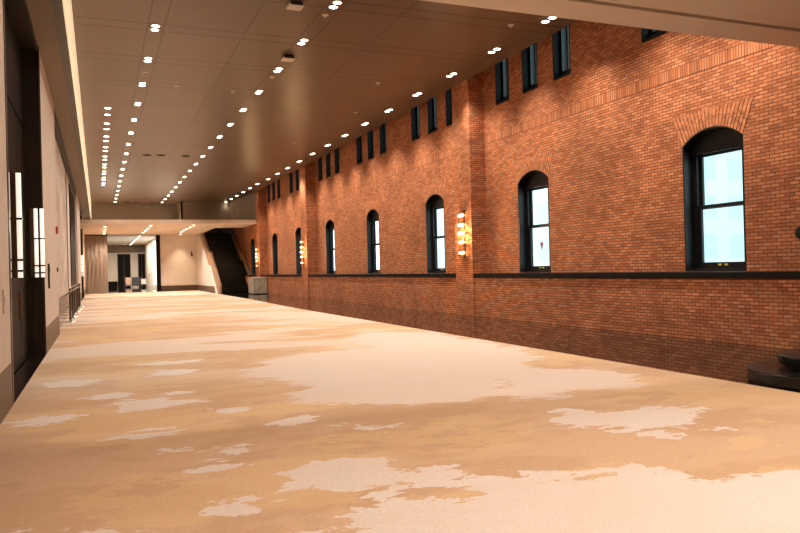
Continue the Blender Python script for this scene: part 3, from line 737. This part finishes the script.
for n_, (xa, xb, lb) in enumerate([(2.55, 4.25, 'tall dark door in the middle of the foyer back wall'), (5.25, 6.2, 'tall dark door at the right of the foyer back wall')]):
    d = empty('door_%d' % (3+n_), ((xa+xb)/2, 109.95, 0)); tag(d, lb, 'door', kind='structure'); h = (xb-xa)/2
    mb = MB(); mb.box(-h, -h+0.1, -0.06, 0.05, 0, 4.56); mb.box(h-0.1, h, -0.06, 0.05, 0, 4.56); mb.box(-h+0.1, h-0.1, -0.06, 0.05, 4.44, 4.56); mb.build('frame', M['reveal'], d)
    for a_, b_ in ((-h+0.1, -0.01), (0.01, h-0.1)):
        lf = MB().box(a_, b_, -0.03, 0.03, 0.02, 4.43, 0.01).build('leaf', M['door'], d)
        MB().box(-0.09 if a_ < 0 and b_ < 0 else 0.06, -0.06 if a_ < 0 and b_ < 0 else 0.09, -0.08, -0.03, 0.9, 1.5).build('handle', M['bronze'], lf)
def armchair(x, y, mat, label, w=0.5, h=1.25, rz=0):
    r = empty('armchair', (x, y, 0), rz); tag(r, label, 'armchair', 'seats in the foyer')
    MB().box(-w+0.1, w-0.1, -0.45, 0.4, 0.22, 0.55, 0.05).build('seat', mat, r)
    MB().box(-w, w, 0.34, 0.52, 0.2, h, 0.06).build('backrest', mat, r)
    for s in (-1, 1):
        MB().box(min(s*w, s*(w-0.12)), max(s*w, s*(w-0.12)), -0.45, 0.4, 0.2, 0.8, 0.04).build('armrest', mat, r)
        for q in (-0.4, 0.4): MB().tube((s*(w-0.08), q, 0), (s*(w-0.08), q, 0.22), 0.025).build('leg', M['steel'], r)
armchair(4.5, 100, M['greychair'], 'dark grey armchair in the foyer before the back doors', 0.52, 1.3)
armchair(3.62, 102, M['pinkchair'], 'beige armchair left of the dark foyer armchair', 0.34, 1.25)
t = empty('side_table', (5.42, 100.5, 0)); tag(t, 'small white-clothed table right of the dark foyer armchair', 'table')
MB().box(-0.32, 0.32, -0.32, 0.32, 1.0, 1.05, 0.01).build('tabletop', M['cloth'], t)
MB().box(-0.30, 0.30, -0.30, 0.30, 0.35, 1.0, 0.02).build('tablecloth', M['cloth'], t)
for sx in (-1, 1):
    for sy in (-1, 1): MB().tube((sx*0.26, sy*0.26, 0), (sx*0.26, sy*0.26, 0.4), 0.02).build('leg', M['steel'], t)
r = empty('strip_light', (4.2, 92, 5.78)); tag(r, 'long lit strip in the white foyer ceiling', 'light')
MB().box(-0.09, 0.09, -12, 16.5, -0.055, -0.005).build('housing', M['trim'], r)
MB().box(-0.06, 0.06, -11.9, 16.4, -0.065, -0.055).build('diffuser', M['strip'], r)
L = bpy.data.lights.new('strip_beam', 'AREA'); L.shape = 'RECTANGLE'; L.size = 0.15; L.size_y = 26; L.energy = 1900; L.color = (1, .88, .74)
lo = bpy.data.objects.new('strip_beam', L); C.objects.link(lo); lo.parent = r; lo.location = (0, 0.2, -0.08)
r = single(lamp('foyer_beam', 300, 120, 0.8, (1, .9, .75))); r.location = (3.4, 106.5, 5.78); tag(r, 'bright round downlight before the foyer doors', 'light')
r = MB().box(6.15, 6.2, 101, 101.3, 1.3, 1.75, 0.01).build('fire_alarm', M['red']); tag(r, 'tiny red alarm on the right wall of the foyer', 'alarm')
tag(MB().box(-2, 13, -5.4, -5, 0, 8).build('wall_near', M['beige']), 'wall behind the camera', 'wall', kind='structure')

# ------------------------------------------------------------------ outside the windows
for i, (x0, x1, y0, y1, h, m) in enumerate([(40, 60, 52, 96, 60, 'facade'), (62, 80, 24, 44, 45, 'facade2'), (70, 90, 110, 180, 70, 'facade2'), (38, 50, 26, 33, 22, 'facade')]):
    b = MB().box(x0, x1, y0, y1, -4, h).build('building', M[m])
    tag(b, ['pale tall building seen through the farther windows', 'bluish building seen through the nearest window', 'far bluish tower outside', 'low pale building outside the second window'][i], 'building')
    MB().box(x0-0.4, x1+0.4, y0-0.4, y1+0.4, h, h+1).build('parapet', M['pave'], b)
tag(MB().box(13, 260, -120, 260, -4.3, -4).build('ground', M['pave']), 'pavement outside the windows', 'ground', kind='structure')

# ------------------------------------------------------------------ daylight
w = bpy.data.worlds.new('daylight'); bpy.context.scene.world = w; w.use_nodes = True
bg = w.node_tree.nodes['Background']; bg.inputs[0].default_value = (0.74, 0.95, 1.0, 1); bg.inputs[1].default_value = 3.4

# ------------------------------------------------------------------ camera
cam = bpy.data.cameras.new('camera'); co = bpy.data.objects.new('camera', cam); C.objects.link(co)
f, yw, pt, rl = 736.488, 0.389259538, 0.002068848, -0.0255473467
cam.sensor_width = 36; cam.lens = f*36/800; cam.clip_end = 500; cam.clip_start = 0.05
d = Vector((math.sin(yw)*math.cos(pt), math.cos(yw)*math.cos(pt), math.sin(pt)))
r0 = Vector((math.cos(yw), -math.sin(yw), 0)); u0 = r0.cross(d)
rr = math.cos(rl)*r0+math.sin(rl)*u0; uu = -math.sin(rl)*r0+math.cos(rl)*u0
co.matrix_world = Matrix.Translation((0, 0, 1.6)) @ Matrix((rr, uu, -d)).transposed().to_4x4()
S = bpy.context.scene; S.camera = co
S.view_settings.view_transform = 'Standard'; S.view_settings.look = 'None'; S.view_settings.gamma = 1; S.view_settings.use_curve_mapping = False
S.view_settings.exposure = 0.16
S.cycles.max_bounces = 8; S.cycles.diffuse_bounces = 5; S.cycles.glossy_bounces = 4; S.cycles.transparent_max_bounces = 12
S.cycles.sample_clamp_indirect = 8; S.cycles.caustics_reflective = False; S.cycles.caustics_refractive = False
